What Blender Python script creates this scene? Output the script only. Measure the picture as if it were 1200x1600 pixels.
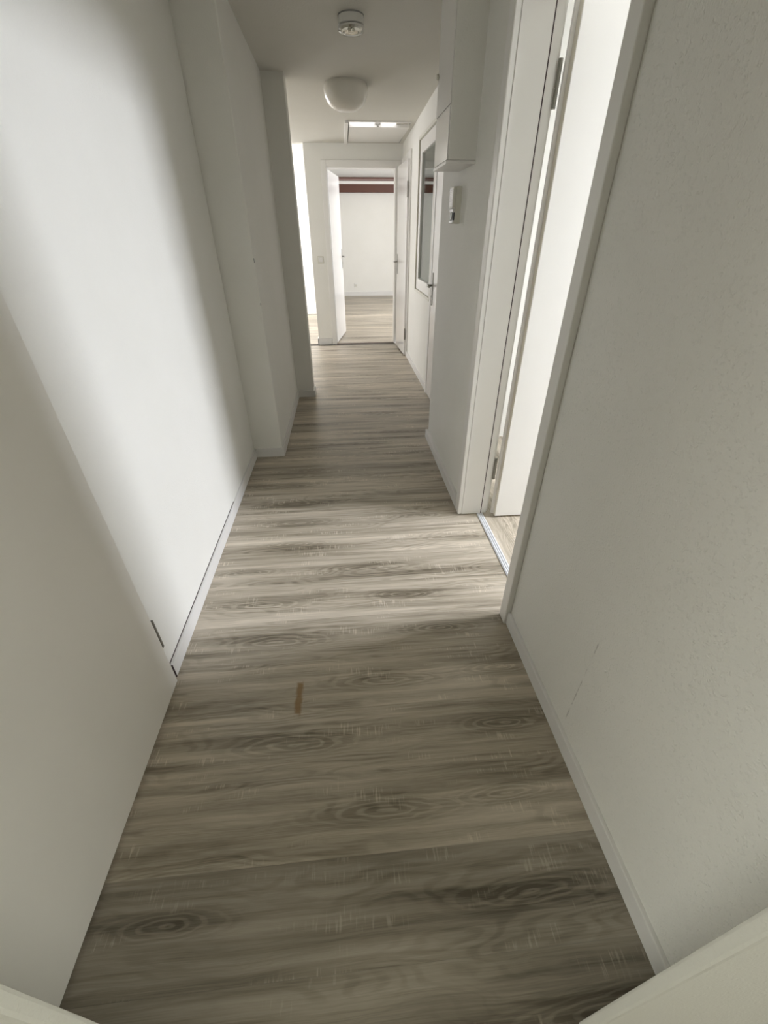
import bpy, bmesh, math, random
from mathutils import Matrix, Vector
R = math.radians
for o in list(bpy.data.objects): bpy.data.objects.remove(o, do_unlink=True)
scene = bpy.context.scene
COL = scene.collection

# ------------------------------------------------------------------ camera
cam_data = bpy.data.cameras.new('camera')
cam_data.sensor_fit = 'VERTICAL'; cam_data.sensor_height = 36.0
cam_data.lens = 655.6 / 1600 * 36.0
cam_data.clip_start = 0.02
cam = bpy.data.objects.new('camera', cam_data); COL.objects.link(cam)
rr = ((0.99613, -0.08789, -0.00302), (-0.05127, -0.55257, -0.83189), (0.07145, 0.82882, -0.55493))
m = Matrix(((rr[0][0], -rr[1][0], -rr[2][0]), (rr[0][1], -rr[1][1], -rr[2][1]), (rr[0][2], -rr[1][2], -rr[2][2])))
cam.matrix_world = Matrix.Translation((0, 0, 1.345)) @ m.to_4x4()
scene.camera = cam

# ------------------------------------------------------------------ world, light, exposure
world = bpy.data.worlds.new('overcast_sky'); scene.world = world; world.use_nodes = True
wb = world.node_tree.nodes['Background']
wb.inputs[0].default_value = (0.97, 0.96, 1.0, 1); wb.inputs[1].default_value = 3.0

def window_light(name, loc, direction, sx, sy, watts, color=(1.0, 0.95, 1.075)):
    L = bpy.data.lights.new(name, 'AREA'); L.shape = 'RECTANGLE'; L.size = sx; L.size_y = sy
    L.energy = watts; L.color = color
    o = bpy.data.objects.new(name, L); COL.objects.link(o); o.location = loc
    o.rotation_euler = Vector(direction).to_track_quat('-Z', 'Z').to_euler()
    return o
window_light('daylight_right_room', (3.65, 1.365, 2.35), (-1, 0, -2.3), 1.6, 1.2, 520, (1.0, 0.955, 1.12))
window_light('daylight_far_room', (3.16, 8.5, 1.35), (-1, 0, -0.25), 2.6, 1.6, 152, (1.0, 0.95, 1.09))
window_light('daylight_left_room', (-2.36, 7.95, 1.35), (1, 0.1, -0.45), 1.9, 1.8, 88)
window_light('fill_left_room_near', (-1.85, 4.09, 1.4), (0.25, 1, -0.3), 0.8, 1.2, 15)  # added source with an unseen window, brightens the corridor end wall
window_light('fill_behind_left', (-2.16, -.75, 1.3), (1, 0.35, -0.15), 1.3, 1.3, 18, (1.0, 0.935, 0.83))  # unseen side light, added to brighten the near walls
window_light('fill_behind_right', (2.16, -.75, 1.3), (-1, 0.35, -0.15), 1.3, 1.3, 18, (1.0, 0.935, 0.83))  # mirrored counterpart, also added to brighten the near walls
scene.view_settings.view_transform = 'Standard'
scene.view_settings.look = 'None'
scene.view_settings.gamma = 1.0
scene.view_settings.use_curve_mapping = False
scene.view_settings.exposure = 0.08

# ------------------------------------------------------------------ materials
def newmat(name):
    mt = bpy.data.materials.new(name); mt.use_nodes = True
    nt = mt.node_tree
    return mt, nt, nt.nodes['Principled BSDF']
def node(nt, kind, **kw):
    n = nt.nodes.new(kind)
    for k, v in kw.items():
        if k in n.inputs: n.inputs[k].default_value = v
        else: setattr(n, k, v)
    return n
def math_node(nt, op, a, b=None, c=None, clamp=False):
    n = nt.nodes.new('ShaderNodeMath'); n.operation = op; n.use_clamp = clamp
    for i, x in enumerate((a, b, c)):
        if x is None: continue
        if isinstance(x, (int, float)): n.inputs[i].default_value = x
        else: nt.links.new(x, n.inputs[i])
    return n.outputs[0]
def combine(nt, x, y, z):
    n = nt.nodes.new('ShaderNodeCombineXYZ')
    for i, v in enumerate((x, y, z)):
        if isinstance(v, (int, float)): n.inputs[i].default_value = v
        else: nt.links.new(v, n.inputs[i])
    return n.outputs[0]
def noise(nt, vec, scale=1.0, detail=2.0, rough=0.5, dist=0.0):
    n = nt.nodes.new('ShaderNodeTexNoise'); n.inputs['Scale'].default_value = scale
    n.inputs['Detail'].default_value = detail; n.inputs['Roughness'].default_value = rough
    n.inputs['Distortion'].default_value = dist
    nt.links.new(vec, n.inputs['Vector'])
    return n.outputs[0]
def maprange(nt, v, a, b, c, d, smooth=True):
    n = nt.nodes.new('ShaderNodeMapRange'); n.interpolation_type = 'SMOOTHSTEP' if smooth else 'LINEAR'
    nt.links.new(v, n.inputs[0])
    for i, x in enumerate((a, b, c, d)): n.inputs[i + 1].default_value = x
    return n.outputs[0]

def plaster(name, col, bump=0.25, scale=230, rough=0.75, scratch=False):
    mt, nt, b = newmat(name)
    g = nt.nodes.new('ShaderNodeNewGeometry').outputs['Position']
    n1 = noise(nt, g, scale, 3, 0.55)
    n2 = noise(nt, g, scale * 0.5, 2, 0.5)
    n3 = noise(nt, g, 3.0, 3, 0.55)
    hgt = math_node(nt, 'ADD', n1, math_node(nt, 'MULTIPLY', maprange(nt, n2, 0.56, 0.70, 0, 1), 0.5))
    bp = nt.nodes.new('ShaderNodeBump'); bp.inputs['Strength'].default_value = bump; bp.inputs['Distance'].default_value = 0.003
    nt.links.new(hgt, bp.inputs['Height']); nt.links.new(bp.outputs[0], b.inputs['Normal'])
    mix = nt.nodes.new('ShaderNodeMix'); mix.data_type = 'RGBA'
    nt.links.new(n3, mix.inputs[0])
    mix.inputs[6].default_value = (col[0] * 0.965, col[1] * 0.965, col[2] * 0.955, 1)
    mix.inputs[7].default_value = (min(col[0] * 1.03, 1), min(col[1] * 1.03, 1), min(col[2] * 1.035, 1), 1)
    out = mix.outputs[2]
    if scratch:
        sep = nt.nodes.new('ShaderNodeSeparateXYZ'); nt.links.new(g, sep.inputs[0])
        # faint scuffed pencil-like scratch on the near right wall, a near-vertical line at y .66
        y, z = sep.outputs[1], sep.outputs[2]
        yl = math_node(nt, 'MULTIPLY_ADD', z, SCR[0], SCR[1])
        dd = math_node(nt, 'ABSOLUTE', math_node(nt, 'SUBTRACT', y, yl))
        line = maprange(nt, dd, 0.0008, 0.003, 1, 0)
        zr = math_node(nt, 'MULTIPLY', maprange(nt, z, SCR[2], SCR[2] + .03, 0, 1), maprange(nt, z, SCR[3] - .03, SCR[3], 1, 0))
        br = maprange(nt, noise(nt, g, 30, 2), 0.4, 0.6, 0, 0.45)
        fac = math_node(nt, 'MULTIPLY', math_node(nt, 'MULTIPLY', line, zr), br)
        m2 = nt.nodes.new('ShaderNodeMix'); m2.data_type = 'RGBA'
        nt.links.new(fac, m2.inputs[0]); nt.links.new(out, m2.inputs[6]); m2.inputs[7].default_value = (0.25, 0.22, 0.17, 1)
        out = m2.outputs[2]
    nt.links.new(out, b.inputs['Base Color'])
    b.inputs['Roughness'].default_value = rough
    b.inputs['Specular IOR Level'].default_value = 0.3
    return mt
SCR = (-0.012, 0.667, 0.10, 0.48)
WALLC = (0.87, 0.855, 0.79)
M_WALL = plaster('wall_plaster', WALLC, 0.22)
M_WALL_R = plaster('wall_plaster_right', WALLC, 0.55, scratch=True)
M_WALL_N = plaster('wall_plaster_near_dimmed', (0.73, 0.715, 0.645), 0.22)  # wall plaster darkened to tone down the over-lit near wall ends
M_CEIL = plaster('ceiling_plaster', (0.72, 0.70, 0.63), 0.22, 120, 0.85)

def paint(name, col, rough=0.35, spec=0.5, bump=0.0, coat=0.0):
    mt, nt, b = newmat(name)
    g = nt.nodes.new('ShaderNodeNewGeometry').outputs['Position']
    n = noise(nt, g, 5.0, 3, 0.5)
    mix = nt.nodes.new('ShaderNodeMix'); mix.data_type = 'RGBA'
    nt.links.new(n, mix.inputs[0])
    mix.inputs[6].default_value = tuple(c * 0.97 for c in col) + (1,)
    mix.inputs[7].default_value = tuple(min(1, c * 1.02) for c in col) + (1,)
    nt.links.new(mix.outputs[2], b.inputs['Base Color'])
    b.inputs['Roughness'].default_value = rough; b.inputs['Specular IOR Level'].default_value = spec
    b.inputs['Coat Weight'].default_value = coat
    if bump:
        bp = nt.nodes.new('ShaderNodeBump'); bp.inputs['Strength'].default_value = bump; bp.inputs['Distance'].default_value = 0.0005
        nt.links.new(noise(nt, g, 300, 2), bp.inputs['Height']); nt.links.new(bp.outputs[0], b.inputs['Normal'])
    return mt
M_DOOR = paint('door_white_lacquer', (0.87, 0.85, 0.80), 0.38)
M_LEAF = paint('door_grey_white_lacquer', (0.855, 0.83, 0.765), 0.4)
M_GLOSS = paint('door_gloss_lacquer', (0.88, 0.865, 0.83), 0.14, 0.6)
M_FRAME = paint('frame_white_lacquer', (0.87, 0.85, 0.80), 0.35)
M_BASE = paint('baseboard_white', (0.80, 0.785, 0.745), 0.4)
M_CREAM = paint('door_edge_cream', (0.80, 0.75, 0.63), 0.5)
M_PLAST = paint('white_plastic', (0.80, 0.785, 0.74), 0.35)
M_IVORY = paint('ivory_plastic', (0.74, 0.72, 0.62), 0.4)
M_GASK = paint('gasket_and_gap_shadow', (0.07, 0.045, 0.045), 0.7)
M_BLACK = paint('black_slot', (0.015, 0.015, 0.015), 0.5)
M_GREY = paint('grey_shadow_gap', (0.30, 0.30, 0.28), 0.6)
M_OPAL = paint('opal_glass', (0.88, 0.85, 0.76), 0.22, 0.6)
M_BEAM = paint('brown_stained_wood', (0.115, 0.045, 0.028), 0.45)
M_BEAML = paint('pale_brown_highlight_and_threshold', (0.33, 0.22, 0.20), 0.4)  # painted highlight on the upper beam, also the far threshold colour
def metal(name, col, rough):
    mt, nt, b = newmat(name)
    g = nt.nodes.new('ShaderNodeNewGeometry').outputs['Position']
    nt.links.new(maprange(nt, noise(nt, g, 60, 2), 0.3, 0.7, rough * 0.8, rough * 1.2), b.inputs['Roughness'])
    b.inputs['Base Color'].default_value = col + (1,); b.inputs['Metallic'].default_value = 1.0
    return mt
M_STEEL = metal('brushed_steel', (0.40, 0.39, 0.36), 0.35)
M_HINGE = metal('dull_hinge_steel', (0.28, 0.27, 0.24), 0.45)
M_ALU = paint('white_threshold_profile', (0.72, 0.73, 0.74), 0.35)
M_CHROME = metal('clear_cap_reflector', (0.75, 0.74, 0.70), 0.12)
def glassmat(name, tint=(1, 1, 1)):
    mt = bpy.data.materials.new(name); mt.use_nodes = True; nt = mt.node_tree; nt.nodes.clear()
    out = nt.nodes.new('ShaderNodeOutputMaterial'); mx = nt.nodes.new('ShaderNodeMixShader')
    tr = nt.nodes.new('ShaderNodeBsdfTransparent'); gl = nt.nodes.new('ShaderNodeBsdfGlossy'); fr = nt.nodes.new('ShaderNodeFresnel')
    gl.inputs['Roughness'].default_value = 0.01; fr.inputs['IOR'].default_value = 1.52
    tr.inputs[0].default_value = tint + (1,)
    ge = nt.nodes.new('ShaderNodeNewGeometry')
    nt.links.new(maprange(nt, ge.outputs['Backfacing'], 0, 1, 1.52, 1 / 1.52, False), fr.inputs['IOR'])
    nt.links.new(fr.outputs[0], mx.inputs[0]); nt.links.new(tr.outputs[0], mx.inputs[1]); nt.links.new(gl.outputs[0], mx.inputs[2])
    nt.links.new(mx.outputs[0], out.inputs[0]); return mt
M_GLASS = glassmat('window_glass', (0.9, 0.94, 0.92))
M_CLEAR = glassmat('clear_plastic', (0.85, 0.85, 0.82))

def wood(name, per_object=True):
    """grey limed-oak vinyl; grain runs along local X, one plank is PW wide in local Y."""
    mt, nt, b = newmat(name)
    tc = nt.nodes.new('ShaderNodeTexCoord').outputs['Object']
    sep = nt.nodes.new('ShaderNodeSeparateXYZ'); nt.links.new(tc, sep.inputs[0])
    u, v = sep.outputs[0], sep.outputs[1]
    if per_object:
        oi = nt.nodes.new('ShaderNodeObjectInfo')
        sc = nt.nodes.new('ShaderNodeSeparateColor'); nt.links.new(oi.outputs['Color'], sc.inputs[0])
        seed = math_node(nt, 'MULTIPLY', sc.outputs[0], 61.0)
        u0 = math_node(nt, 'MULTIPLY_ADD', sc.outputs[1], 4.0, -2.0)
        u1 = math_node(nt, 'MULTIPLY_ADD', sc.outputs[2], 4.0, -2.0)
        tone = maprange(nt, oi.outputs['Alpha'], 0, 1, 0.50, 1.50, False)
        vv = v
    else:
        row = math_node(nt, 'FLOOR', math_node(nt, 'DIVIDE', v, 0.2045))
        wn = nt.nodes.new('ShaderNodeTexWhiteNoise'); wn.noise_dimensions = '1D'; nt.links.new(row, wn.inputs['W'])
        seed = math_node(nt, 'MULTIPLY', wn.outputs[0], 61.0)
        sc = nt.nodes.new('ShaderNodeSeparateColor'); nt.links.new(wn.outputs[1], sc.inputs[0])
        u0 = math_node(nt, 'MULTIPLY_ADD', sc.outputs[1], 4.0, -2.0)
        u1 = math_node(nt, 'MULTIPLY_ADD', sc.outputs[2], 4.0, -2.0)
        tone = maprange(nt, sc.outputs[0], 0, 1, 0.8, 1.2, False)
        vv = math_node(nt, 'SUBTRACT', math_node(nt, 'MODULO', math_node(nt, 'ADD', v, 204.5), 0.2045), 0.10225)
    w_lo = math_node(nt, 'SUBTRACT', noise(nt, combine(nt, math_node(nt, 'MULTIPLY', u, 2.6), math_node(nt, 'MULTIPLY', vv, 9.0), seed), 1, 3, 0.5), 0.5)
    w_hi = math_node(nt, 'SUBTRACT', noise(nt, combine(nt, math_node(nt, 'MULTIPLY', u, 16.0), math_node(nt, 'MULTIPLY', vv, 34.0), seed), 1, 2, 0.5), 0.5)
    def knot(uc, su, sv, off):
        du = math_node(nt, 'DIVIDE', math_node(nt, 'SUBTRACT', u, uc), su)
        dv = math_node(nt, 'DIVIDE', math_node(nt, 'ADD', vv, off), sv)
        dv = math_node(nt, 'ADD', dv, math_node(nt, 'MULTIPLY', w_lo, 1.7))
        du = math_node(nt, 'ADD', du, math_node(nt, 'MULTIPLY', w_hi, 0.5))
        return math_node(nt, 'SQRT', math_node(nt, 'ADD', math_node(nt, 'MULTIPLY', du, du), math_node(nt, 'MULTIPLY', dv, dv)))
    d0 = knot(u0, 0.17, 0.027, 0.005); d1 = knot(u1, 0.12, 0.022, -0.008)
    d = math_node(nt, 'MINIMUM', d0, d1)
    near = maprange(nt, d, 0.25, 2.1, 1, 0)
    # growth rings: straight grain far from a knot, ovals around it
    straight = math_node(nt, 'MULTIPLY_ADD', w_lo, 7.5, math_node(nt, 'MULTIPLY', vv, 34.0))
    phase = math_node(nt, 'ADD', math_node(nt, 'MULTIPLY', straight, 2.6), math_node(nt, 'MULTIPLY', w_hi, 1.5))
    ring = math_node(nt, 'SINE', math_node(nt, 'MULTIPLY_ADD', d, 17.0, math_node(nt, 'MULTIPLY', w_hi, 3.0)))
    line = math_node(nt, 'SINE', math_node(nt, 'MULTIPLY', phase, 3.2))
    w_ct = noise(nt, combine(nt, math_node(nt, 'MULTIPLY', u, 2.3), math_node(nt, 'MULTIPLY', vv, 13.0), math_node(nt, 'ADD', seed, 3.3)), 1, 1.5, 0.45)
    cont = math_node(nt, 'SINE', math_node(nt, 'ADD', math_node(nt, 'MULTIPLY', w_ct, 85.0), math_node(nt, 'MULTIPLY', w_hi, 2.2)))
    ctm = maprange(nt, noise(nt, combine(nt, math_node(nt, 'MULTIPLY', u, 1.7), math_node(nt, 'MULTIPLY', vv, 11.0), math_node(nt, 'ADD', seed, 9.1)), 1, 1, 0.5), 0.42, 0.62, 0, 1)
    cline = math_node(nt, 'MULTIPLY', maprange(nt, cont, -0.4, 1.0, 0, 1), ctm)
    rline = maprange(nt, ring, -0.1, 1.0, 0, 1)
    lline = maprange(nt, line, 0.1, 1.0, 0, 1)
    vw = math_node(nt, 'MULTIPLY_ADD', w_lo, 0.022, vv)
    fine = noise(nt, combine(nt, math_node(nt, 'MULTIPLY', u, 7.0), math_node(nt, 'MULTIPLY', vw, 420.0), seed), 1, 4, 0.65)
    mid = noise(nt, combine(nt, math_node(nt, 'MULTIPLY', u, 2.2), math_node(nt, 'MULTIPLY', vw, 85.0), seed), 1, 4, 0.6)
    streak = noise(nt, combine(nt, math_node(nt, 'MULTIPLY', u, 1.0), math_node(nt, 'MULTIPLY', vw, 17.0), seed), 1, 4, 0.55)
    val = maprange(nt, streak, 0.27, 0.73, 0.14, 0.98, False)
    val = math_node(nt, 'SUBTRACT', val, math_node(nt, 'MULTIPLY', near, 0.32))
    val = math_node(nt, 'ADD', val, math_node(nt, 'MULTIPLY', math_node(nt, 'MULTIPLY', rline, near), 0.24))
    val = math_node(nt, 'SUBTRACT', val, math_node(nt, 'MULTIPLY', lline, 0.035))
    val = math_node(nt, 'SUBTRACT', val, math_node(nt, 'MULTIPLY', cline, 0.17))
    val = math_node(nt, 'ADD', val, math_node(nt, 'MULTIPLY', math_node(nt, 'SUBTRACT', mid, 0.5), 0.75))
    val = math_node(nt, 'ADD', val, math_node(nt, 'MULTIPLY', math_node(nt, 'SUBTRACT', fine, 0.5), 0.55))
    # pale saw marks across the grain
    saw = noise(nt, combine(nt, math_node(nt, 'MULTIPLY', u, 190.0), math_node(nt, 'MULTIPLY', vv, 16.0), seed), 1, 1, 0.5)
    sawm = noise(nt, combine(nt, math_node(nt, 'MULTIPLY', u, 5.5), math_node(nt, 'MULTIPLY', vv, 20.0), math_node(nt, 'ADD', seed, 7.7)), 1, 1, 0.5)
    sm = math_node(nt, 'MULTIPLY', maprange(nt, saw, 0.54, 0.68, 0, 1), maprange(nt, sawm, 0.555, 0.70, 0, 1))
    val = math_node(nt, 'ADD', val, math_node(nt, 'MULTIPLY', sm, 0.34))
    ramp = nt.nodes.new('ShaderNodeValToRGB')
    e = ramp.color_ramp.elements
    e[0].position = 0.0; e[0].color = (0.13, 0.107, 0.072, 1)
    e[1].position = 1.0; e[1].color = (0.61, 0.54, 0.435, 1)
    x = e.new(0.45); x.color = (0.355, 0.308, 0.234, 1)
    nt.links.new(val, ramp.inputs[0])
    mul = nt.nodes.new('ShaderNodeVectorMath'); mul.operation = 'SCALE'
    nt.links.new(ramp.outputs[0], mul.inputs[0]); nt.links.new(tone, mul.inputs['Scale'])
    out = mul.outputs[0]
    # the rusty smear on the vinyl
    g = nt.nodes.new('ShaderNodeNewGeometry').outputs['Position']
    sg = nt.nodes.new('ShaderNodeSeparateXYZ'); nt.links.new(g, sg.inputs[0])
    wob = math_node(nt, 'MULTIPLY', math_node(nt, 'SUBTRACT', noise(nt, g, 45, 2), 0.5), 0.016)
    sx = math_node(nt, 'ABSOLUTE', math_node(nt, 'ADD', math_node(nt, 'ADD', sg.outputs[0], 0.223), wob))
    sy = math_node(nt, 'ABSOLUTE', math_node(nt, 'ADD', math_node(nt, 'SUBTRACT', sg.outputs[1], 0.876), math_node(nt, 'MULTIPLY', wob, 2.5)))
    st = math_node(nt, 'MULTIPLY', maprange(nt, sx, 0.006, 0.016, 0.8, 0), maprange(nt, sy, 0.05, 0.075, 1, 0))
    m2 = nt.nodes.new('ShaderNodeMix'); m2.data_type = 'RGBA'
    nt.links.new(st, m2.inputs[0]); nt.links.new(out, m2.inputs[6]); m2.inputs[7].default_value = (0.25, 0.14, 0.035, 1)
    nt.links.new(m2.outputs[2], b.inputs['Base Color'])
    nt.links.new(maprange(nt, fine, 0.3, 0.7, 0.34, 0.46), b.inputs['Roughness'])
    b.inputs['Specular IOR Level'].default_value = 0.5
    bp = nt.nodes.new('ShaderNodeBump'); bp.inputs['Strength'].default_value = 0.12; bp.inputs['Distance'].default_value = 0.0008
    nt.links.new(fine, bp.inputs['Height']); nt.links.new(bp.outputs[0], b.inputs['Normal'])
    return mt
M_WOOD = wood('limed_oak_vinyl')
M_WOODF = wood('limed_oak_vinyl_far', False)
M_SUB = paint('joint_shadow', (0.10, 0.085, 0.065), 0.8)

# ------------------------------------------------------------------ mesh helpers
def add_box(bm, x0, x1, y0, y1, z0, z1):
    vs = [bm.verts.new(p) for p in ((x0, y0, z0), (x1, y0, z0), (x1, y1, z0), (x0, y1, z0), (x0, y0, z1), (x1, y0, z1), (x1, y1, z1), (x0, y1, z1))]
    for f in ((3, 2, 1, 0), (4, 5, 6, 7), (0, 1, 5, 4), (1, 2, 6, 5), (2, 3, 7, 6), (3, 0, 4, 7)): bm.faces.new([vs[i] for i in f])
def add_prism(bm, pts, z0, z1):
    lo = [bm.verts.new((x, y, z0)) for x, y in pts]; hi = [bm.verts.new((x, y, z1)) for x, y in pts]
    n = len(pts); bm.faces.new(lo[::-1]); bm.faces.new(hi)
    for i in range(n): bm.faces.new((lo[i], lo[(i + 1) % n], hi[(i + 1) % n], hi[i]))
def add_tube(bm, pts, r, seg=12):
    pts = [Vector(p) for p in pts]; rings = []
    for i, p in enumerate(pts):
        t = ((pts[min(i + 1, len(pts) - 1)] - pts[max(i - 1, 0)])).normalized()
        a = t.orthogonal().normalized() if not rings else (pa - pa.dot(t) * t).normalized()
        pa = a; bb = t.cross(a)
        rings.append([bm.verts.new(p + r * (math.cos(2 * math.pi * k / seg) * a + math.sin(2 * math.pi * k / seg) * bb)) for k in range(seg)])
    for i in range(len(rings) - 1):
        for k in range(seg): bm.faces.new((rings[i][k], rings[i][(k + 1) % seg], rings[i + 1][(k + 1) % seg], rings[i + 1][k]))
    bm.faces.new(rings[0][::-1]); bm.faces.new(rings[-1])
def add_lathe(bm, prof, cx, cy, seg=48):
    rings = []
    for r, z in prof:
        if r < 1e-5: rings.append([bm.verts.new((cx, cy, z))])
        else: rings.append([bm.verts.new((cx + r * math.cos(2 * math.pi * k / seg), cy + r * math.sin(2 * math.pi * k / seg), z)) for k in range(seg)])
    for a, c in zip(rings, rings[1:]):
        for k in range(seg):
            k2 = (k + 1) % seg
            if len(a) == 1 and len(c) == 1: continue
            if len(a) == 1: bm.faces.new((a[0], c[k], c[k2]))
            elif len(c) == 1: bm.faces.new((a[k], a[k2], c[0]))
            else: bm.faces.new((a[k], a[k2], c[k2], c[k]))
def obj(name, bm, mat, parent=None, bevel=0.0, smooth=False, seg=2):
    bmesh.ops.recalc_face_normals(bm, faces=bm.faces)
    me = bpy.data.meshes.new(name); bm.to_mesh(me); bm.free()
    me.materials.append(mat)
    o = bpy.data.objects.new(name, me); COL.objects.link(o)
    if parent:
        o.parent = parent; o.matrix_parent_inverse = parent.matrix_basis.inverted()
    if smooth:
        for p in me.polygons: p.use_smooth = True
    if bevel:
        md = o.modifiers.new('bevel', 'BEVEL'); md.width = bevel; md.segments = seg; md.limit_method = 'ANGLE'
        md.harden_normals = False
    return o
def boxobj(name, x0, x1, y0, y1, z0, z1, mat, parent=None, bevel=0.0, seg=2):
    bm = bmesh.new(); add_box(bm, x0, x1, y0, y1, z0, z1); return obj(name, bm, mat, parent, bevel, seg=seg)
def boxesobj(name, boxes, mat, parent=None, bevel=0.0):
    bm = bmesh.new()
    for bx in boxes: add_box(bm, *bx)
    return obj(name, bm, mat, parent, bevel)
def prismobj(name, pts, z0, z1, mat, parent=None, bevel=0.0, seg=2):
    bm = bmesh.new(); add_prism(bm, pts, z0, z1); return obj(name, bm, mat, parent, bevel, seg=seg)
def tag(o, label, cat=None, group=None, kind=None):
    o['label'] = label
    if cat: o['category'] = cat
    if group: o['group'] = group
    if kind: o['kind'] = kind
    return o
def empty(name, loc, rz=0.0):
    o = bpy.data.objects.new(name, None); COL.objects.link(o); o.location = loc; o.rotation_euler = (0, 0, rz)
    o.empty_display_size = 0.05
    bpy.context.view_layer.update()
    return o
def struct(o, label, cat): return tag(o, label, cat, kind='structure')

# ------------------------------------------------------------------ setting: plan (metres; camera at x 0, y 0)
TOP = 2.62
def ceil_z(y): return 2.29 - 0.027 * (y - 3.2)

# floor slab (joint shadow shows between planks) with planks lying on it
floor = struct(boxesobj('floor', [(-2.45, 0.72, -3.3, 6.47, -0.06, -0.0035), (0.72, 2.2, -3.3, 0.5, -0.06, -0.0035)], M_SUB), 'grey limed oak vinyl plank floor of the corridor', 'floor')
PW = 0.2045
bm = bmesh.new(); add_box(bm, -0.70, 0.708, -PW / 2 + .00012, PW / 2 - .00012, -0.0035, 0.0)
near_mesh = bpy.data.meshes.new('plank'); bmesh.ops.recalc_face_normals(bm, faces=bm.faces); bm.to_mesh(near_mesh); bm.free(); near_mesh.materials.append(M_WOOD)
bm = bmesh.new(); add_box(bm, -2.4, 0.80, -PW / 2 + .00012, PW / 2 - .00012, -0.0035, 0.0)
long_mesh = bpy.data.meshes.new('plank'); bmesh.ops.recalc_face_normals(bm, faces=bm.faces); bm.to_mesh(long_mesh); bm.free(); long_mesh.materials.append(M_WOOD)
random.seed(11)
# knots read off the photograph: plank index -> (x of first knot, x of second, tone)
KN = {-1: (0.386, -0.491, 0.20, .13), 0: (0.05, 0.399, 0.58, .41), 1: (-0.225, 0.456, 0.66, .77), 2: (0.089, 0.51, 0.68, .41),
      3: (-0.335, 0.326, 0.62, .77), 4: (-0.40, 0.20, 0.68, .29), 5: (0.04, -0.517, 0.64, .63), 6: (0.54, -0.30, 0.70, .9), 7: (-0.31, 0.35, 0.62, .05),
      8: (-0.35, 0.9, 0.56, .55)}
for k in range(-6, 30):
    y = 0.415 + PW * (k + 0.5)
    if y + PW / 2 > 6.47: continue
    o = bpy.data.objects.new('plank', near_mesh if y < 3.15 else long_mesh); COL.objects.link(o)
    o.location = (0, y, 0); o.parent = floor
    if k in KN: a, b_, t, s = KN[k]
    else: a, b_, t, s = random.uniform(-.6, .5), random.uniform(-.6, .6), (random.uniform(.5, .74) if k > 0 else random.uniform(.16, .2)), random.random()
    o.color = (s, (a + 2) / 4, (b_ + 2) / 4, t)

# floors of the other rooms
rf = struct(boxobj('floor_right_room', 0.72, 3.15, 0.8, 3.1, -0.06, -0.0035, M_SUB), 'oak vinyl plank floor of the side room behind the open door', 'floor')
bm = bmesh.new(); add_box(bm, -1.1, 1.1, -PW / 2 + .00012, PW / 2 - .00012, -0.0035, 0.0)
rm = bpy.data.meshes.new('plank'); bmesh.ops.recalc_face_normals(bm, faces=bm.faces); bm.to_mesh(rm); bm.free(); rm.materials.append(M_WOOD)
for k in range(11):
    o = bpy.data.objects.new('plank', rm); COL.objects.link(o); o.parent = rf
    o.location = (0.735 + PW * (k + .5), 1.98, 0); o.rotation_euler = (0, 0, R(90))
    o.color = (random.random(), random.uniform(.35, .65), random.uniform(.3, .7), random.uniform(.5, .8))
    if k == 0: o.color = (.37, .62, .44, .72)
struct(boxobj('floor_far_room', -2.45, 3.3, 6.47, 12.1, -0.06, 0.0, M_WOODF), 'pale oak vinyl floor of the bright rooms beyond the corridor', 'floor')
struct(boxobj('floor_service_room', 0.80, 2.8, 3.04, 6.47, -0.06, -0.0, M_SUB), 'dark floor of the closed room behind the inner window', 'floor')

# ---- ceilings
def ceil_piece(bm, x0, x1, y0, y1, th=0.012):
    vs = [bm.verts.new(p) for p in ((x0, y0, ceil_z(y0)), (x1, y0, ceil_z(y0)), (x1, y1, ceil_z(y1)), (x0, y1, ceil_z(y1)),
                                    (x0, y0, ceil_z(y0) + th), (x1, y0, ceil_z(y0) + th), (x1, y1, ceil_z(y1) + th), (x0, y1, ceil_z(y1) + th))]
    for f in ((3, 2, 1, 0), (4, 5, 6, 7), (0, 1, 5, 4), (1, 2, 6, 5), (2, 3, 7, 6), (3, 0, 4, 7)): bm.faces.new([vs[i] for i in f])
HX0, HX1, HY0, HY1 = 0.132, 0.742, 5.40, 6.36
bm = bmesh.new()
ceil_piece(bm, -0.8, 0.86, -0.1, HY0)
ceil_piece(bm, -0.8, HX0, HY0, 6.5)
ceil_piece(bm, HX1, 0.86, HY0, 6.5)
ceil_piece(bm, HX0, HX1, HY1, 6.5)
struct(obj('ceiling', bm, M_CEIL), 'white plastered corridor ceiling', 'ceiling')
struct(boxobj('ceiling_right_room', 0.74, 3.15, 0.78, 3.12, 2.54, 2.64, M_CEIL), 'white ceiling of the side room', 'ceiling')
struct(boxobj('ceiling_left_room', -2.42, -0.34, 4.1, 9.3, 2.35, 2.45, M_CEIL), 'white ceiling of the bright room to the left', 'ceiling')
struct(boxobj('ceiling_far_room', -0.28, 3.3, 6.45, 12.1, 2.56, 2.66, M_CEIL), 'white ceiling of the far room', 'ceiling')
struct(boxobj('ceiling_far_room_alcove', -1.7, -0.28, 9.2, 12.1, 2.56, 2.66, M_CEIL), 'white ceiling of the far room alcove', 'ceiling')
struct(boxobj('ceiling_service_room', 0.85, 2.9, 3.0, 6.5, 2.4, 2.5, M_CEIL), 'ceiling of the closed room behind the inner window', 'ceiling')
struct(boxobj('ceiling_near_room', -2.2, 2.2, -3.3, 0.09, 2.45, 2.55, M_CEIL), 'ceiling of the room the camera stands in', 'ceiling')

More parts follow.
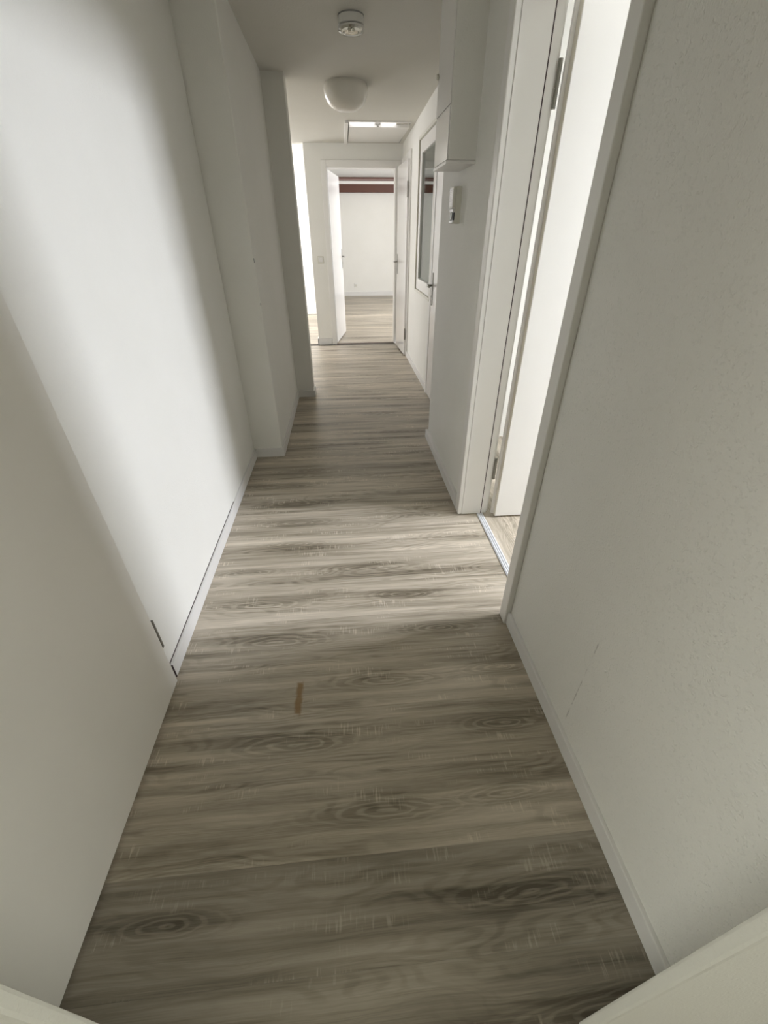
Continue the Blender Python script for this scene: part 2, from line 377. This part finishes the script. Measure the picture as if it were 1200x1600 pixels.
def wall_x(name, x0, x1, y0, y1, mat, holes=(), label='', z1=TOP):
    """wall running along Y, with rectangular holes (ya, yb, za, zb), as one mesh"""
    bxs = []; y = y0
    for ya, yb, za, zb in sorted(holes):
        bxs.append((x0, x1, y, ya, -0.05, z1))
        if za > 0: bxs.append((x0, x1, ya, yb, -0.05, za))
        bxs.append((x0, x1, ya, yb, zb, z1)); y = yb
    bxs.append((x0, x1, y, y1, -0.05, z1))
    return struct(boxesobj(name, bxs, mat), label, 'wall')
def wall_y(name, y0, y1, x0, x1, mat, holes=(), label='', z1=TOP):
    bxs = []; x = x0
    for xa, xb, za, zb in sorted(holes):
        bxs.append((x, xa, y0, y1, -0.05, z1))
        if za > 0: bxs.append((xa, xb, y0, y1, -0.05, za))
        bxs.append((xa, xb, y0, y1, zb, z1)); x = xb
    bxs.append((x, x1, y0, y1, -0.05, z1))
    return struct(boxesobj(name, bxs, mat), label, 'wall')

# left side: long wall with the closed door, then two steps into the corridor
wall_x('wall_left', -0.85, -0.684, 0.10, 2.80, M_WALL, [(0.18, 0.955, 0, 1.99)], 'white textured left corridor wall beside the near door')
o = prismobj('wall_left_step', [(-0.85, 2.808), (-0.487, 2.808), (-0.487, 4.125), (-0.85, 4.125)], -0.05, TOP, M_WALL, bevel=0.006, seg=3)
struct(o, 'white left wall section standing proud, with a chipped corner', 'wall')
for cy, cz, ch in ((2.807, 1.203, .022), (2.807, 0.985, .012)):
    boxobj('plaster_chip', -.4895, -.4862, cy, cy + .004, cz, cz + ch, M_GREY, o)
o = prismobj('wall_left_pier', [(-1.3, 4.115), (-0.328, 4.115), (-0.328, 4.245), (-1.3, 4.245)], -0.05, TOP, M_WALL, bevel=0.006, seg=3)
struct(o, 'white wall end beside the bright opening on the left', 'wall')
wall_y('wall_left_room_near', 4.12, 4.24, -2.42, -1.3, M_WALL, [(-2.25, -1.45, .8, 2.0)], label='near wall of the bright room to the left')
wall_y('wall_left_room_far', 9.16, 9.28, -2.42, -0.36, M_WALL, label='sunlit white back wall of the room to the left')
wall_x('wall_left_room_side', -2.42, -2.3, 4.12, 9.28, M_WALL, [(7.0, 8.9, 0.45, 2.25)], 'window wall of the room to the left')
wall_x('wall_partition', -0.370, -0.262, 6.50, 9.28, M_WALL, label='white partition between the left room and the far room')

# right side
wall_x('wall_right', 0.612, 0.757, 0.10, 3.04, M_WALL_R, [(1.16, 1.978, 0, 2.0)], 'white textured right corridor wall around the open door')
wall_y('wall_right_return', 2.92, 3.035, 0.62, 0.95, M_WALL, label='wall return closing the side room', z1=TOP - .01)
wall_x('wall_right_far', 0.79, 0.93, 3.03, 6.5, M_WALL, [(3.22, 4.115, 0, 1.98), (4.23, 5.11, 0.825, 2.065), (5.66, 6.33, 0, 2.0)], 'white set-back right wall with the inner window')
wall_y('wall_right_room_far', 3.0, 3.1, 0.95, 3.12, M_WALL, label='white back wall of the side room')
wall_y('wall_right_room_near', 0.80, 0.90, 0.757, 3.12, M_WALL, label='near wall of the side room')
wall_x('wall_right_room_side', 3.0, 3.12, 0.8, 3.1, M_WALL, [(1.04, 1.80, 1.30, 2.50)], 'window wall of the side room')
wall_x('wall_service_room', 2.7, 2.8, 3.0, 6.5, M_WALL, label='back wall of the closed room behind the inner window')
wall_y('wall_service_room_far', 6.40, 6.5, 0.93, 2.8, M_WALL, label='side wall of the closed room behind the inner window')

# far wall with the open doorway
FX0, FX1 = -0.115, 0.702
wall_y('wall_far', 6.42, 6.54, -0.372, 0.83, M_WALL, [(-0.165, 0.752, 0, 2.03)], 'white end wall of the corridor around the far doorway')
wall_y('wall_far_room_near', 6.44, 6.54, 0.82, 3.2, M_WALL, label='near wall of the far room')
wall_y('wall_far_room_back', 11.9, 12.02, -1.7, 3.3, M_WALL, label='white back wall of the far room under brown beams')
wall_x('wall_far_room_left', -1.7, -1.6, 9.2, 12.0, M_WALL, label='left wall of the far room')
wall_x('wall_far_room_side', 3.0, 3.12, 6.45, 12.0, M_WALL, [(7.2, 9.8, 0.5, 2.15)], 'window wall of the far room')

# opening the camera looks through: splayed wall ends at both sides
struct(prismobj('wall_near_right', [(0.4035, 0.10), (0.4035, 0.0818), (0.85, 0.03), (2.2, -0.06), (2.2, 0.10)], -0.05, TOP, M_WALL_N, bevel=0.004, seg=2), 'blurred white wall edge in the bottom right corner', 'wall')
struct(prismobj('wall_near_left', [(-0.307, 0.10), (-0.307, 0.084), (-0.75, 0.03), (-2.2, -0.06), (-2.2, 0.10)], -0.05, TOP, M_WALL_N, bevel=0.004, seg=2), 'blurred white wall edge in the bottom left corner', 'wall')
wall_x('wall_near_room_left', -2.2, -2.1, -3.3, 0.05, M_WALL, [(-1.4, -.1, .65, 1.95)], label='side wall of the room behind the camera')
wall_x('wall_near_room_right', 2.1, 2.2, -3.3, 0.05, M_WALL, [(-1.4, -.1, .65, 1.95)], label='right wall of the room behind the camera')
wall_y('wall_near_room_back', -3.12, -3.0, -2.2, 2.2, M_WALL, label='back wall of the room behind the camera')
struct(boxobj('wall_near_lintel', -.308, .4045, 0.01, 0.0995, 2.02, TOP, M_WALL), 'wall above the opening the camera looks through', 'wall')

# windows of the rooms (out of the frame, they let the daylight in; some added only for the light)
def room_window(n, axis, pos, a0, a1, z0, z1, label):
    if axis == 'x':
        w = struct(empty('window_%d' % n, (pos, (a0 + a1) / 2, z0)), label, 'window')
        bx = lambda a, b, c, d, t: (pos - t, pos + t, a, b, c, d)
    else:
        w = struct(empty('window_%d' % n, ((a0 + a1) / 2, pos, z0)), label, 'window')
        bx = lambda a, b, c, d, t: (a, b, pos - t, pos + t, c, d)
    f = .06
    boxesobj('window_frame', [bx(a0, a1, z0, z0 + f, .03), bx(a0, a1, z1 - f, z1, .03), bx(a0, a0 + f, z0 + f, z1 - f, .03), bx(a1 - f, a1, z0 + f, z1 - f, .03)], M_FRAME, w)
    boxobj('pane', *bx(a0 + f, a1 - f, z0 + f, z1 - f, .004), M_GLASS, w)
room_window(2, 'x', 3.03, 1.04, 1.80, 1.3, 2.5, 'white framed window lighting the side room')
room_window(3, 'x', 3.03, 7.2, 9.8, .5, 2.15, 'wide white framed window of the far room')
room_window(4, 'x', -2.33, 7.0, 8.9, .45, 2.25, 'wide white framed window of the left room')
room_window(7, 'y', 4.15, -2.25, -1.45, .8, 2.0, 'unseen window added for light in the near wall of the left room')
room_window(5, 'x', -2.13, -1.4, -.1, .65, 1.95, 'unseen window added for light in the left wall behind the camera')
room_window(6, 'x', 2.13, -1.4, -.1, .65, 1.95, 'unseen window added for light in the right wall behind the camera')

# ---- baseboards (with a small gap shadow at the top on the left)
BH, BT = 0.064, 0.013
def base(name, bxs, label): return struct(boxesobj(name, bxs, M_BASE, bevel=0.003), label, 'baseboard')
base('baseboard_left', [(-0.684, -0.671, 1.004, 2.808, 0, BH)], 'white baseboard along the left wall')
base('baseboard_left_step', [(-0.684, -0.474, 2.795, 2.809, 0, BH)], 'short white baseboard across the wall step')
base('baseboard_left_side', [(-0.488, -0.474, 2.809, 4.102, 0, BH)], 'white baseboard along the proud left wall')
base('baseboard_left_pier', [(-0.488, -0.315, 4.102, 4.116, 0, BH), (-0.329, -0.315, 4.116, 4.26, 0, BH)], 'white baseboard around the wall end')
base('baseboard_right_near', [(0.600, 0.613, 0.101, 1.158, 0, BH)], 'white baseboard along the near right wall')
base('baseboard_right', [(0.590, 0.613, 2.01, 3.05, 0, BH), (0.598, 0.79, 3.035, 3.05, 0, BH)], 'white baseboard on the right wall past the open door')
base('baseboard_right_far', [(0.777, 0.791, 4.165, 5.61, 0, BH)], 'white baseboard below the inner window')
base('baseboard_far', [(-0.385, -0.182, 6.407, 6.421, 0, .085), (-0.386, -0.371, 6.407, 6.56, 0, .085)], 'white baseboard left of the far doorway')
base('baseboard_far_room', [(-1.6, 3.0, 11.887, 11.901, 0, .10)], 'white baseboard on the far room back wall')
base('baseboard_left_room', [(-2.3, -0.371, 9.147, 9.161, 0, .08)], 'white baseboard in the left room')
struct(boxobj('gap_shadow_strip', -0.6845, -0.6815, 1.004, 2.1, BH, BH + .0022, M_GASK), 'thin dark strip painting the gap shadow above the left baseboard', 'trim')  # dark strip laid in as the shadow of the wall gap

# ------------------------------------------------------------------ doors
def lever(parent, pos, face, along, z, plate=0.22, both=False):
    """long-plate door handle: pos on the leaf surface, face = outward normal, along = direction the lever points"""
    p = Vector(pos); f = Vector(face).normalized(); a = Vector(along).normalized()
    bm = bmesh.new()
    c = p + f * .003
    # plate as a thin slab oriented by (a, z, f)
    vs = []
    for dz in (-plate * .62, plate * .38):
        for sa in (-1, 1):
            for sf in (-1, 1): vs.append(bm.verts.new(c + Vector((0, 0, z + dz)) - Vector((0, 0, c.z)) + a * sa * .016 + f * sf * .004))
    for q in ((0, 1, 3, 2), (4, 6, 7, 5), (0, 2, 6, 4), (1, 5, 7, 3), (0, 4, 5, 1), (2, 3, 7, 6)): bm.faces.new([vs[i] for i in q])
    h = obj('handle_plate', bm, M_STEEL, parent, .002)
    bm = bmesh.new()
    q = Vector((p.x, p.y, z))
    add_tube(bm, [q, q + f * .035, q + f * .047 + a * .008, q + f * .05 + a * .02, q + f * .05 + a * .115], .0085)
    obj('handle', bm, M_STEEL, parent, 0, True)
    bm = bmesh.new(); k = Vector((p.x, p.y, z - .085))
    add_tube(bm, [k, k + f * .0085], .006)
    obj('keyhole', bm, M_BLACK, parent)
def hinge(parent, x, y, z0, z1, r=.0075):
    bm = bmesh.new(); zm = z0 + (z1 - z0) * .42
    add_tube(bm, [(x, y, z0), (x, y, zm - .001)], r); add_tube(bm, [(x, y, zm + .001), (x, y, z1)], r)
    add_tube(bm, [(x, y, zm - .003), (x, y, zm + .003)], r * .7)
    return obj('hinge', bm, M_HINGE, parent)

# door_1: right, open into the side room
d = struct(empty('door_1', (0.66, 1.95, 0)), 'white door standing open on the right, hinged at its far jamb', 'door')
boxesobj('casing', [(0.590, 0.613, 1.947, 2.008, 0, 2.06), (0.590, 0.613, 1.135, 1.192, 0, 2.06), (0.590, 0.613, 1.192, 1.947, 1.985, 2.06)], M_FRAME, d, .004)
boxesobj('jamb', [(0.612, 0.722, 1.945, 1.979, 0, 2.0), (0.612, 0.722, 1.159, 1.195, 0, 2.0), (0.612, 0.722, 1.195, 1.945, 1.975, 2.001)], M_FRAME, d, .0025)
boxesobj('gasket', [(0.7215, 0.7265, 1.948, 1.960, 0, 1.99), (0.7215, 0.7265, 1.178, 1.192, 0, 1.99)], M_GASK, d)
boxesobj('rebate', [(0.7265, 0.757, 1.949, 1.979, 0, 2.0), (0.7265, 0.757, 1.159, 1.191, 0, 2.0), (0.7265, 0.757, 1.191, 1.949, 1.985, 2.002)], M_FRAME, d, .002)
boxesobj('room_casing', [(0.757, 0.769, 1.963, 2.03, 0, 2.06), (0.757, 0.769, 1.11, 1.18, 0, 2.06), (0.757, 0.769, 1.18, 1.963, 2.0, 2.06)], M_FRAME, d, .003)
lf = boxobj('leaf', 0.790, 1.560, 1.893, 1.922, 0.012, 1.975, M_DOOR, d, .0015)
boxobj('rebate_lip', 0.776, 1.574, 1.922, 1.936, 0.012, 1.985, M_DOOR, lf, .002)
boxobj('leaf_edge', 0.7885, 0.790, 1.8945, 1.921, 0.014, 1.973, M_CREAM, lf)
hinge(d, 0.765, 1.942, 0.225, 0.350); hinge(d, 0.765, 1.942, 1.700, 1.825)
lever(lf, (1.50, 1.893, 1.05), (0, -1, 0), (-1, 0, 0), 1.05)

# threshold strip between corridor and side room
t = struct(empty('trim_2', (0.716, 1.57, 0)), 'pale ribbed threshold strip in the open doorway', 'threshold')
boxobj('strip', 0.699, 0.734, 1.196, 1.945, 0.0005, 0.004, M_ALU, t, .001)
for i in range(3): boxobj('rib', 0.7035 + i * .0105, 0.7095 + i * .0105, 1.197, 1.944, 0.004, 0.0062, M_ALU, t, .001)

# door_2: left, closed, hinge on its far edge
d = struct(empty('door_2', (-0.684, 0.57, 0)), 'closed white flush door in the near left wall', 'door')
boxesobj('casing', [(-0.686, -0.676, 0.95, 1.002, 0, 2.05), (-0.686, -0.676, 0.142, 0.19, 0, 2.05), (-0.686, -0.676, 0.19, 0.95, 1.985, 2.05)], M_FRAME, d, .002)
lf = boxobj('leaf', -0.7, -0.659, 0.150, 0.977, 0.012, 2.01, M_LEAF, d, .0025)
boxobj('back_panel', -0.72, -0.7005, 0.185, 0.945, 0.012, 1.985, M_DOOR, lf)
bm = bmesh.new(); add_box(bm, -0.673, -0.6595, 0.979, 0.990, 0.185, 0.312); obj('hinge', bm, M_HINGE, d, .003)
bm = bmesh.new(); add_box(bm, -0.673, -0.6595, 0.979, 0.990, 1.70, 1.83); obj('hinge', bm, M_HINGE, d, .003)
boxobj('gap_shadow', -0.6762, -0.6712, 1.0021, 1.0037, 0.0, BH, M_GASK, d)
lever(lf, (-0.659, 0.215, 1.05), (1, 0, 0), (0, 1, 0), 1.05)

# door_3: set-back right wall, mostly hidden by the wall corner, handle showing
d = struct(empty('door_3', (0.79, 3.67, 0)), 'closed white door half hidden behind the right wall corner, steel lever showing', 'door')
boxesobj('casing', [(0.772, 0.792, 4.098, 4.163, 0, 2.05), (0.772, 0.792, 3.17, 3.235, 0, 2.05), (0.772, 0.792, 3.235, 4.098, 1.985, 2.05)], M_FRAME, d, .003)
boxesobj('gasket', [(0.780, 0.789, 4.088, 4.099, 0, 1.985)], M_GASK, d)
lf = boxobj('leaf', 0.775, 0.815, 3.24, 4.088, 0.012, 1.982, M_GLOSS, d, .003)
lever(lf, (0.775, 4.035, .96), (-1, 0, 0), (0, -1, 0), .962, .25)

# door_4: far right, leaf slightly ajar
d = struct(empty('door_4', (0.775, 5.64, 0)), 'glossy white door slightly ajar at the far right end of the corridor', 'door')
boxesobj('casing', [(0.774, 0.792, 5.61, 5.668, 0, 2.06), (0.774, 0.792, 6.32, 6.378, 0, 2.06), (0.774, 0.792, 5.668, 6.32, 1.99, 2.06)], M_FRAME, d, .003)
lfp = empty('leaf', (0.772, 5.672, 0), R(3.0)); lfp.parent = d; lfp.matrix_parent_inverse = d.matrix_basis.inverted()
COL.objects.unlink(lfp); bpy.data.objects.remove(lfp)
ang = R(3.2); ca, sa = math.cos(ang), math.sin(ang)
def rot4(x, y): return (0.772 + (x * ca - y * sa), 5.660 + (x * sa + y * ca))
lf = prismobj('leaf', [rot4(-.02, 0), rot4(.02, 0), rot4(.02, .615), rot4(-.02, .615)], .012, 1.985, M_GLOSS, d, .003)
hx, hy = rot4(-.018, -.012); hinge(d, hx, hy, .20, .33); hinge(d, hx, hy, 1.66, 1.80)
px, py = rot4(-.02, .55); lever(lf, (px, py, 1.03), (-ca, -sa, 0), (sa, -ca, 0), 1.03, .22)

# door_5: doorway in the end wall, leaf swung into the far room
d = struct(empty('door_5', (0.29, 6.46, 0)), 'white door in the corridor end wall, swung open into the far room', 'door')
boxesobj('casing', [(-0.180, FX0 - .006, 6.405, 6.421, 0, 2.052), (FX1 + .006, 0.785, 6.405, 6.421, 0, 2.052), (FX0 - .006, FX1 + .006, 6.405, 6.421, 1.99, 2.052)], M_FRAME, d, .003)
boxesobj('jamb', [(-0.166, FX0, 6.415, 6.545, 0, 2.03), (FX1, 0.753, 6.415, 6.545, 0, 2.03), (FX0, FX1, 6.415, 6.545, 1.982, 2.031)], M_FRAME, d, .003)
ang5 = R(-9.0)
c5, s5 = math.cos(ang5), math.sin(ang5)
def rot5(x, y): return (FX0 + .008 + (x * c5 - y * s5), 6.455 + (x * s5 + y * c5))
lf = prismobj('leaf', [rot5(-.038, 0), rot5(0, 0), rot5(0, .845), rot5(-.038, .845)], .012, 1.972, M_GLOSS, d, .003)
px, py = rot5(0, .795); lever(lf, (px, py, 1.05), (c5, s5, 0), (s5, -c5, 0), 1.05, .24)
boxobj('threshold', FX0, FX1, 6.464, 6.474, 0, .0015, M_BEAML, d)

# ------------------------------------------------------------------ inner window in the set-back right wall
w = struct(empty('window_1', (0.80, 4.67, 0.825)), 'white framed inner window reflecting the far room', 'window')
Y0, Y1, Z0, Z1 = 4.23, 5.11, .825, 2.065
boxesobj('window_reveal', [(0.781, 0.93, Y1 - .012, Y1 + .012, Z0, Z1), (0.781, 0.93, Y0 - .012, Y0 + .012, Z0, Z1), (0.781, 0.93, Y0, Y1, Z1 - .012, Z1 + .012), (0.781, 0.93, Y0, Y1, Z0 - .012, Z0 + .012)], M_IVORY, w, .002)
a0, a1, b0, b1 = Y0 + .014, Y1 - .014, Z0 + .014, Z1 - .014
fw = .10
boxesobj('window_frame', [(0.795, 0.845, a1 - fw, a1, b0, b1), (0.795, 0.845, a0, a0 + fw, b0, b1), (0.795, 0.845, a0 + fw, a1 - fw, b0, b0 + fw), (0.795, 0.845, a0 + fw, a1 - fw, b1 - fw, b1)], M_FRAME, w, .006)
boxobj('pane', 0.824, 0.828, a0 + fw, a1 - fw, b0 + fw, b1 - fw, M_GLASS, w)
boxobj('pane', 0.812, 0.816, a0 + fw, a1 - fw, b0 + fw, b1 - fw, M_GLASS, w)

# ------------------------------------------------------------------ things
# attic hatch in the ceiling, daylight showing through its near slot
hroot = tag(empty('loft_hatch', (0.437, 5.88, ceil_z(5.88))), 'white loft hatch in the ceiling before the far door, light along its edge', 'hatch')
def cz(bm_pts): return bm_pts
def tilted(name, x0, x1, y0, y1, dz0, dz1, mat, parent, bevel=0):
    bm = bmesh.new()
    vs = [bm.verts.new(p) for p in ((x0, y0, ceil_z(y0) + dz0), (x1, y0, ceil_z(y0) + dz0), (x1, y1, ceil_z(y1) + dz0), (x0, y1, ceil_z(y1) + dz0),
                                    (x0, y0, ceil_z(y0) + dz1), (x1, y0, ceil_z(y0) + dz1), (x1, y1, ceil_z(y1) + dz1), (x0, y1, ceil_z(y1) + dz1))]
    for f in ((3, 2, 1, 0), (4, 5, 6, 7), (0, 1, 5, 4), (1, 2, 6, 5), (2, 3, 7, 6), (3, 0, 4, 7)): bm.faces.new([vs[i] for i in f])
    return obj(name, bm, mat, parent, bevel)
tilted('frame_strip', HX0 - .004, HX1 + .004, HY0 - .006, HY0 + .010, -.010, .012, M_FRAME, hroot, .002)
tilted('frame_strip', HX0 - .028, HX0 + .006, HY0 - .006, HY1, -.022, .02, M_FRAME, hroot, .003)
tilted('frame_strip', HX1 - .003, HX1 + .003, HY0, HY1, -.002, .02, M_GREY, hroot)
tilted('shadow_gap', HX0 + .006, HX0 + .016, HY0 + .012, HY1, .003, .02, M_GREY, hroot)
PX0, PX1, PY0 = HX0 + .016, HX1 - .004, HY0 + .10
def wedge(name, x0, x1, ya, yb, za, zb, th, mat):
    bm = bmesh.new()
    vs = [bm.verts.new(p) for p in ((x0, ya, ceil_z(ya) + za), (x1, ya, ceil_z(ya) + za), (x1, yb, ceil_z(yb) + zb), (x0, yb, ceil_z(yb) + zb),
                                    (x0, ya, ceil_z(ya) + za + th), (x1, ya, ceil_z(ya) + za + th), (x1, yb, ceil_z(yb) + zb + th), (x0, yb, ceil_z(yb) + zb + th))]
    for f in ((3, 2, 1, 0), (4, 5, 6, 7), (0, 1, 5, 4), (1, 2, 6, 5), (2, 3, 7, 6), (3, 0, 4, 7)): bm.faces.new([vs[i] for i in f])
    return obj(name, bm, mat, hroot)
wedge('panel', PX0, PX1, PY0, HY1, -.028, .002, .035, M_FRAME)
tilted('slot_cover', 0.607, PX1, HY0 + .010, PY0 + .02, -.004, .012, M_CEIL, hroot)
wedge('latch', 0.398, 0.452, PY0 - .012, PY0 - .001, -.006, -.006, .02, M_HINGE)
wedge('latch_tongue', 0.421, 0.435, PY0 - .016, PY0 - .001, -.026, -.026, .025, M_HINGE)

# smoke detector
SX, SY = 0.117, 3.27; SZ = ceil_z(SY)
s = tag(empty('smoke_detector', (SX, SY, SZ)), 'white round smoke detector with clear cap on the corridor ceiling', 'smoke detector')
bm = bmesh.new(); add_lathe(bm, [(0, SZ + .004), (.066, SZ + .004), (.066, SZ - .006), (.0665, SZ - .008), (.067, SZ - .034), (.062, SZ - .0375), (0, SZ - .0375)], SX, SY)
o = obj('body', bm, M_PLAST, s, smooth=False)
bm = bmesh.new(); add_lathe(bm, [(0, SZ - .037), (.0595, SZ - .037), (.0595, SZ - .0415), (0, SZ - .0415)], SX, SY); obj('shadow_ring', bm, M_GASK, s)
bm = bmesh.new(); add_lathe(bm, [(.0, SZ - .041), (.069, SZ - .041), (.070, SZ - .044), (.069, SZ - .047), (0, SZ - .047)], SX, SY); obj('rim', bm, M_PLAST, s, smooth=True)
bm = bmesh.new(); add_lathe(bm, [(.0685, SZ - .047), (.066, SZ - .058), (.055, SZ - .064), (.03, SZ - .067), (0, SZ - .068)], SX, SY); obj('clear_cap', bm, M_CLEAR, s, smooth=True)
bm = bmesh.new(); add_lathe(bm, [(0, SZ - .0465), (.060, SZ - .0465), (.052, SZ - .0545), (.020, SZ - .0525), (.017, SZ - .060), (0, SZ - .061)], SX, SY, 24); obj('sensor', bm, M_CHROME, s)
for k in range(3):
    a = k * 2.1 + .5
    bm = bmesh.new(); x, y = SX + .045 * math.cos(a), SY + .045 * math.sin(a)
    add_tube(bm, [(x, y, SZ - .050), (x, y, SZ - .0565)], .004, 8); obj('slot', bm, M_GREY, s)
bm = bmesh.new(); add_lathe(bm, [(.0655, SZ + .002), (.0685, SZ + .002), (.0685, SZ - .0035), (.0655, SZ - .0035)], SX, SY); obj('ceiling_shadow_ring', bm, M_GREY, s)

# ceiling lamp
LX, LY = 0.100, 4.36; LZ = ceil_z(LY)
s = tag(empty('ceiling_lamp', (LX, LY, LZ)), 'unlit opal glass dome lamp on the corridor ceiling', 'lamp')
prof = [(0, LZ + .006), (.150, LZ + .006), (.150, LZ - .012), (0, LZ - .012)]
bm = bmesh.new(); add_lathe(bm, prof, LX, LY); obj('base_plate', bm, M_PLAST, s)
RL, DL = .166, .150
prof = [(.158, LZ + .006), (.161, LZ - .006), (RL, LZ - .018)]
for i in range(1, 15):
    t = i / 14 * math.pi / 2
    prof.append((RL * max(0, math.cos(t)) ** .72 if i < 14 else 0, LZ - .018 - (DL - .018) * math.sin(t) ** 1.0))
bm = bmesh.new(); add_lathe(bm, prof, LX, LY, 64); obj('shade', bm, M_OPAL, s, smooth=True)

# boxed-in meter cabinet high on the right wall
CX0, CY0, CY1, CZ0 = .484, 2.345, 2.645, 1.594
ct = ceil_z(2.5) + .01
s = tag(empty('meter_cabinet', (.55, 2.5, CZ0)), 'tall white boxed cabinet hanging from the ceiling on the right wall', 'cabinet')
boxobj('body', CX0 + .004, .618, CY0, CY1, CZ0 + .012, ct, M_WALL, s, .003)
boxobj('lower_door', CX0 - .001, CX0 + .0035, CY0 + .002, CY1 - .002, CZ0 + .014, 1.782, M_GLOSS, s, .001)
boxobj('upper_door', CX0 - .001, CX0 + .0035, CY0 + .002, CY1 - .002, 1.788, ct - .004, M_FRAME, s, .001)
boxobj('bottom_trim', CX0 - .004, .612, CY0 - .001, CY1 + .004, CZ0, CZ0 + .012, M_FRAME, s, .002)
bm = bmesh.new(); add_tube(bm, [(CX0 - .001, CY1 - .012, 1.925), (CX0 - .012, CY1 - .012, 1.925)], .011); 
obj('door_catch', bm, M_IVORY, s, .003)

# intercom handset
s = tag(empty('intercom', (.60, 2.593, 1.38)), 'ivory wall intercom with ribbed speaker and black slot, under the cabinet', 'intercom')
boxobj('back_box', .583, .614, 2.552, 2.634, 1.380, 1.531, M_IVORY, s, .003)
sp = boxobj('speaker_cover', .569, .583, 2.551, 2.633, 1.447, 1.530, M_IVORY, s, .003)
for i in range(10): boxobj('rib', .5675, .5695, 2.558, 2.626, 1.4545 + i * .0072, 1.4582 + i * .0072, M_PLAST, sp)
boxobj('lip', .566, .583, 2.552, 2.633, 1.4425, 1.447, M_PLAST, s, .001)
boxobj('name_block', .573, .583, 2.553, 2.632, 1.4265, 1.4415, M_PLAST, s, .002)
boxobj('slot', .577, .583, 2.556, 2.630, 1.3945, 1.4265, M_BLACK, s)
boxobj('button', .573, .578, 2.582, 2.606, 1.396, 1.4255, M_PLAST, s, .002)
boxobj('foot_block', .573, .583, 2.553, 2.632, 1.381, 1.394, M_PLAST, s, .002)

# light switch on the end wall and socket in the far room
s = tag(empty('light_switch', (-.263, 6.42, 1.047)), 'white rocker light switch left of the far doorway', 'light switch')
boxobj('plate', -.303, -.223, 6.410, 6.421, 1.007, 1.087, M_IVORY, s, .004)
boxobj('rocker', -.291, -.235, 6.405, 6.411, 1.019, 1.075, M_PLAST, s, .003)
s = tag(empty('wall_socket', (.339, 11.9, .237)), 'white socket low on the far room back wall', 'socket')
boxobj('plate', .299, .379, 11.888, 11.901, .197, .277, M_PLAST, s, .004)
bm = bmesh.new(); add_tube(bm, [(.339, 11.889, .237), (.339, 11.884, .237)], .024, 20); obj('insert', bm, M_IVORY, s)

# brown beams at the top of the far room's back wall
s = tag(empty('wooden_beam', (1.2, 11.83, 2.085)), 'broad brown wooden beam on the far room wall, the lower one', 'beam')
boxobj('timber', -1.6, 3.0, 11.76, 11.905, 2.085, 2.232, M_BEAM, s, .006)
s = tag(empty('wooden_beam', (1.2, 11.83, 2.288)), 'narrow brown beam with painted highlight stripe, above the broad beam in the far room', 'beam')
boxobj('timber', -1.6, 3.0, 11.76, 11.905, 2.288, 2.352, M_BEAM, s, .004)
boxobj('highlight_stripe', -1.6, 3.0, 11.752, 11.7605, 2.305, 2.322, M_BEAML, s)  # pale stripe stands in for light reflected off the beam
struct(boxobj('trim_3', -1.6, 3.0, 11.755, 11.905, 2.2325, 2.2875, M_FRAME), 'white band between the two brown beams', 'trim')
